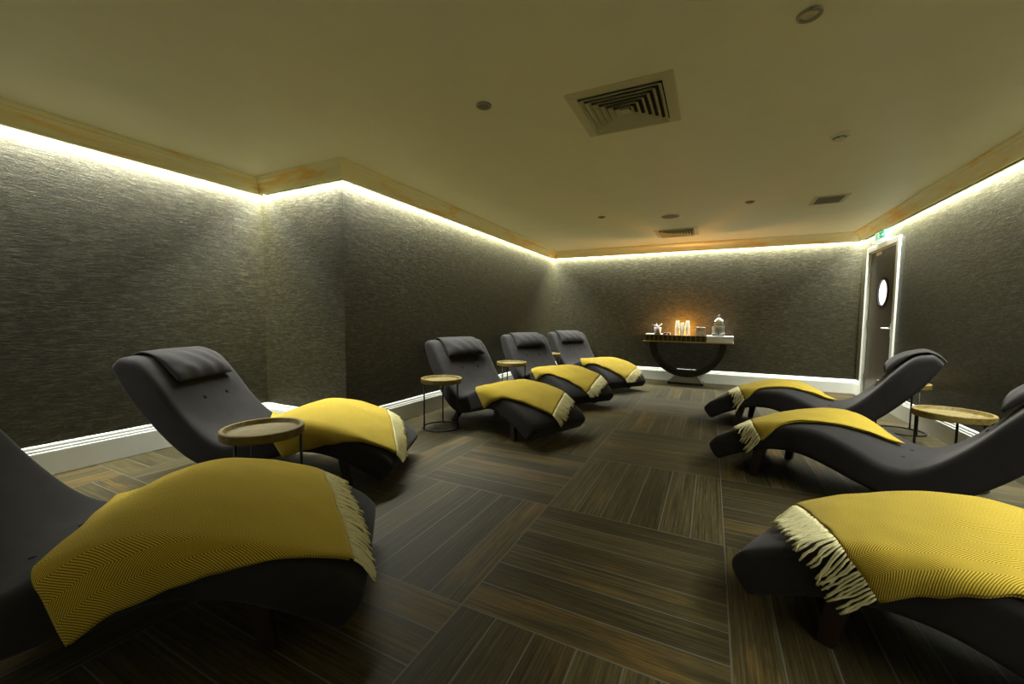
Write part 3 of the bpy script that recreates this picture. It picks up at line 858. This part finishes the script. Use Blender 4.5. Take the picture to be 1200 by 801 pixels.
# ------------------------------------------------------------------ console table with its U-shaped pedestal
CX, CY = -0.353, 7.345
ct = thing('console_table', 'black console table on a U-shaped pedestal against the back wall', 'console table', (CX, CY, 0))
bm = bmesh.new(); K = 40; ro, ri, zc = 0.585, 0.492, 0.690
out = [(-ro, zc)] + [(ro * math.cos(math.pi + math.pi * k / K), zc + 0.565 * math.sin(math.pi + math.pi * k / K)) for k in range(1, K)] + [(ro, zc)]
inn = [(-ri, zc)] + [(ri * math.cos(math.pi + math.pi * k / K), zc + max(-0.462, 0.490 * math.sin(math.pi + math.pi * k / K))) for k in range(1, K)] + [(ri, zc)]
R = []
for y in (-0.12, 0.12):
    R.append([bm.verts.new((x, y, z)) for x, z in out]); R.append([bm.verts.new((x, y, z)) for x, z in inn])
for a, b in ((R[0], R[1]), (R[1], R[3]), (R[3], R[2]), (R[2], R[0])):
    for k in range(K): bm.faces.new((a[k], a[k + 1], b[k + 1], b[k]))
for e in (0, K): bm.faces.new((R[0][e], R[1][e], R[3][e], R[2][e]))
o = link_bm('pedestal', bm, M['lacquer'], ct); bevel(o, 0.004)
o = link_bm('underside_panel', boxm(-0.64, 0.64, -0.165, 0.165, 0.6895, 0.699), M['lacquer'], ct)
o = link_bm('tabletop', boxm(-0.685, 0.685, -0.19, 0.19, 0.6985, 0.712), M['brass'], ct); bevel(o, 0.002)
bm = bmesh.new()
loft(bm, [[(-.255, -.135, .036), (.255, -.135, .036), (.255, .135, .036), (-.255, .135, .036)], [(-.195, -.125, .126), (.195, -.125, .126), (.195, .125, .126), (-.195, .125, .126)]])
link_bm('plinth', bm, M['pewter'], ct)
o = link_bm('plinth_foot', boxm(-.275, .275, -.15, .15, 0, .0365), M['lacquer'], ct); bevel(o, 0.005)
ZC1 = 0.712
# long dark mirrored box riser with brass seams
rb = thing('mirrored_riser', 'long dark mirrored riser box with brass seams on the console table', 'riser', (-0.545, CY, ZC1))
link_bm('riser_panels', boxm(-0.465, 0.482, -0.17, 0.165, 0.0, 0.100), M['mirror'], rb)
bm = bmesh.new()
for k in range(14):
    x = -0.455 + k * 0.0712; box(bm, x - 0.002, x + 0.002, -0.1725, -0.1695, 0.002, 0.098)
box(bm, -0.466, 0.483, -0.1725, -0.1695, 0.0005, 0.008)
link_bm('brass_seams', bm, M['brass'], rb)
ZR = ZC1 + 0.100
wb = thing('white_riser', 'pale stone-coloured box riser under the glass drinks dispenser', 'riser', (0.130, CY - 0.02, ZC1 + 0.0005))
o = link_bm('riser_panels', boxm(-0.188, 0.190, -0.17, 0.17, 0.0, 0.085), M['linen'], wb); bevel(o, 0.004)
o = link_bm('riser_lid', boxm(-0.192, 0.194, -0.174, 0.174, 0.0855, 0.104), M['linen'], wb); bevel(o, 0.004)
ZW = ZC1 + 0.1045
# tray with napkin cup
o = link_bm('white_tray', boxm(-1.00, -0.665, 7.20, 7.46, ZR, ZR + 0.016), M['plastic']); bevel(o, 0.004)
tag(o, 'thin white tray at the left end of the console table', 'tray')
nc = thing('napkin_cup', 'grey cup holding a burst of white napkins on the white tray', 'cup', (-0.808, 7.22, ZR + 0.016))
link_bm('cup', lathem([(0, 0), (0.050, 0), (0.060, 0.115), (0.056, 0.115), (0.047, 0.006), (0, 0.006)], 32), M['lilac'], nc, True)
bm = bmesh.new(); rnd = random.Random(3)
for k in range(9):
    a = k * 0.7; r0 = 0.022; tip = 0.085 + rnd.uniform(-.02, .02)
    p = [(0.006 * math.cos(a), 0.006 * math.sin(a), 0.05), (r0 * math.cos(a - .5), r0 * math.sin(a - .5), 0.125), (tip * math.cos(a), tip * math.sin(a), 0.150 + rnd.uniform(-.015, .040)), (r0 * math.cos(a + .6), r0 * math.sin(a + .6), 0.124)]
    q2 = [(x * 0.94, y * 0.94, z + 0.006) for x, y, z in p]
    loft(bm, [p, q2])
link_bm('napkins', bm, M['linen'], nc)
# small plum sachets
for i, (x, y, z0, sx, lab) in enumerate(((-0.690, 7.205, ZR + 0.016, 0.030, 'small plum sachet box lying by the napkin cup'), (-0.630, 7.215, ZR, 0.026, 'small pale sachet box beside the white tray'))):
    o = link_bm('sachet_box', boxm(x - sx, x + sx, y - 0.03, y + 0.03, z0, z0 + (0.026 if i == 0 else 0.040)), M['plum'] if i == 0 else M['lilac']); bevel(o, 0.003)
    tag(o, lab, 'sachet box')
# stacks of plastic cups, upside down
def cup_stack(label, x, y, h):
    t = thing('cup_stack', label, 'cup stack', (x, y, ZR), 0, 'stacks of clear plastic cups')
    n = 5; step = (h - 0.115) / (n - 1)
    for k in range(n):
        z = k * step; rr = 0.0372
        bm = lathem([(rr, z), (rr + 0.0012, z + 0.004), (rr - 0.001, z + 0.006), (rr - 0.0100, z + 0.112), (rr - 0.012, z + 0.115), (0, z + 0.115), (0, z + 0.1135), (rr - 0.0125, z + 0.1135), (rr - 0.0015, z + 0.006)], 28)
        link_bm('cup', bm, M['cup'], t, True)
cup_stack('tall stack of upturned plastic cups, leftmost of three lit by candle', -0.502, 7.235, 0.245)
cup_stack('shorter middle stack of upturned plastic cups lit by candle', -0.425, 7.215, 0.215)
cup_stack('tall stack of upturned plastic cups, rightmost of three lit by candle', -0.348, 7.235, 0.245)
# candle standing behind the cups
cd = thing('candle', 'squat cream candle burning behind the stacks of plastic cups', 'candle', (-0.425, 7.325, ZR))
link_bm('wax', lathem([(0, 0), (0.026, 0), (0.026, 0.030), (0.022, 0.034), (0, 0.031)], 28), M['wax'], cd, True)
link_bm('flame', lathem([(0, 0.034), (0.004, 0.038), (0.0065, 0.048), (0.004, 0.062), (0, 0.074)], 14), M['flame'], cd, True)
pl = bpy.data.lights.new('candle_light', 'POINT'); pl.energy = 40.0; pl.color = (1.0, 0.42, 0.05); pl.shadow_soft_size = 0.012
po = bpy.data.objects.new('candle_light', pl); po.location = (-0.425, 7.325, ZR + 0.070); COL.objects.link(po)
# patterned tissue box
tb = thing('tissue_box', 'lilac patterned cube tissue box right of the cup stacks', 'tissue box', (-0.150, 7.235, ZR))
o = link_bm('carton', boxm(-.066, .066, -.062, .062, 0, .142), M['tissuebox'], tb); bevel(o, 0.003)
o = link_bm('slot', lathem([(0, .1421), (.030, .1421), (.030, .1428), (0, .1428)], 24), M['plum'], tb)
# glass drinks dispenser
gd = thing('drinks_dispenser', 'glass drinks dispenser jar with lemon water and domed silver lid', 'drinks dispenser', (0.108, 7.305, ZW))
prof_o = [(0.0, 0.0), (0.086, 0.0), (0.096, 0.008), (0.101, 0.06), (0.104, 0.12), (0.102, 0.165), (0.094, 0.190), (0.084, 0.205), (0.082, 0.225)]
prof_i = [(0.077, 0.225), (0.079, 0.205), (0.089, 0.188), (0.097, 0.163), (0.099, 0.12), (0.096, 0.06), (0.090, 0.014), (0.0, 0.010)]
link_bm('jar', lathem(prof_o + prof_i, 48), M['glass'], gd, True)
link_bm('water', lathem([(0.0, 0.0115), (0.0885, 0.0150), (0.0945, 0.06), (0.0975, 0.12), (0.0955, 0.155), (0.0, 0.155)], 48), M['water'], gd, True)
for k in range(9):
    a = k * 2.1; r = 0.062 - 0.006 * (k % 3); z = 0.115 + 0.010 * (k % 4)
    if k < 5:
        bm = bmesh.new(); c = Vector((r * math.cos(2.4 + k * 0.5), r * math.sin(2.4 + k * .5), 0.120 + 0.012 * (k % 3)))
        qv = Vector((math.cos(a), math.sin(a), 0.3)).to_track_quat('Z', 'Y')
        bmesh.ops.create_cone(bm, cap_ends=True, segments=20, radius1=0.024, radius2=0.024, depth=0.005)
        for vt in bm.verts: vt.co = qv @ vt.co + c
        link_bm('lemon_slice', bm, M['lemon'], gd)
    else:
        s_ = 0.013; bm = boxm(-s_, s_, -s_, s_, -s_, s_); c = Vector((0.055 * math.cos(a + 1), 0.055 * math.sin(a + 1), 0.125)); qv = Vector((a % 1, .4, 1)).to_track_quat('Z', 'X')
        for vt in bm.verts: vt.co = qv @ vt.co + c
        o = link_bm('ice_cube', bm, M['ice'], gd); bevel(o, 0.003)
for k in range(5):
    a = 3.6 + k * 0.45; bm = bmesh.new(); c = Vector((0.066 * math.cos(a), 0.066 * math.sin(a), 0.070 + 0.014 * (k % 3)))
    loft(bm, [[c + Vector((dx * 0.018, dy, dz * 0.018)) for dx, dz in ((-1, 0), (-.3, .45), (.5, .35), (1, 0), (.4, -.4), (-.4, -.4))] for dy in (0, 0.0015)])
    link_bm('mint_leaf', bm, M['mint'], gd)
ld_ = link_bm('lid', lathem([(0.0, 0.226), (0.086, 0.226), (0.088, 0.232), (0.084, 0.240), (0.070, 0.262), (0.050, 0.282), (0.028, 0.296), (0.012, 0.302), (0.0, 0.303)], 40), M['chrome'], gd, True)
link_bm('knob', lathem([(0, .302), (.008, .302), (.008, .312), (.018, .320), (.020, .332), (.012, .344), (0, .347)], 24), M['chrome'], ld_, True)
bm = bmesh.new(); tube(bm, [(0.0, -0.100, 0.045), (0.0, -0.130, 0.045)], 0.010, 12); tube(bm, [(0.0, -0.128, 0.050), (0.0, -0.131, 0.022)], 0.009, 12)
link_bm('tap', bm, M['lacquer'], gd, True)
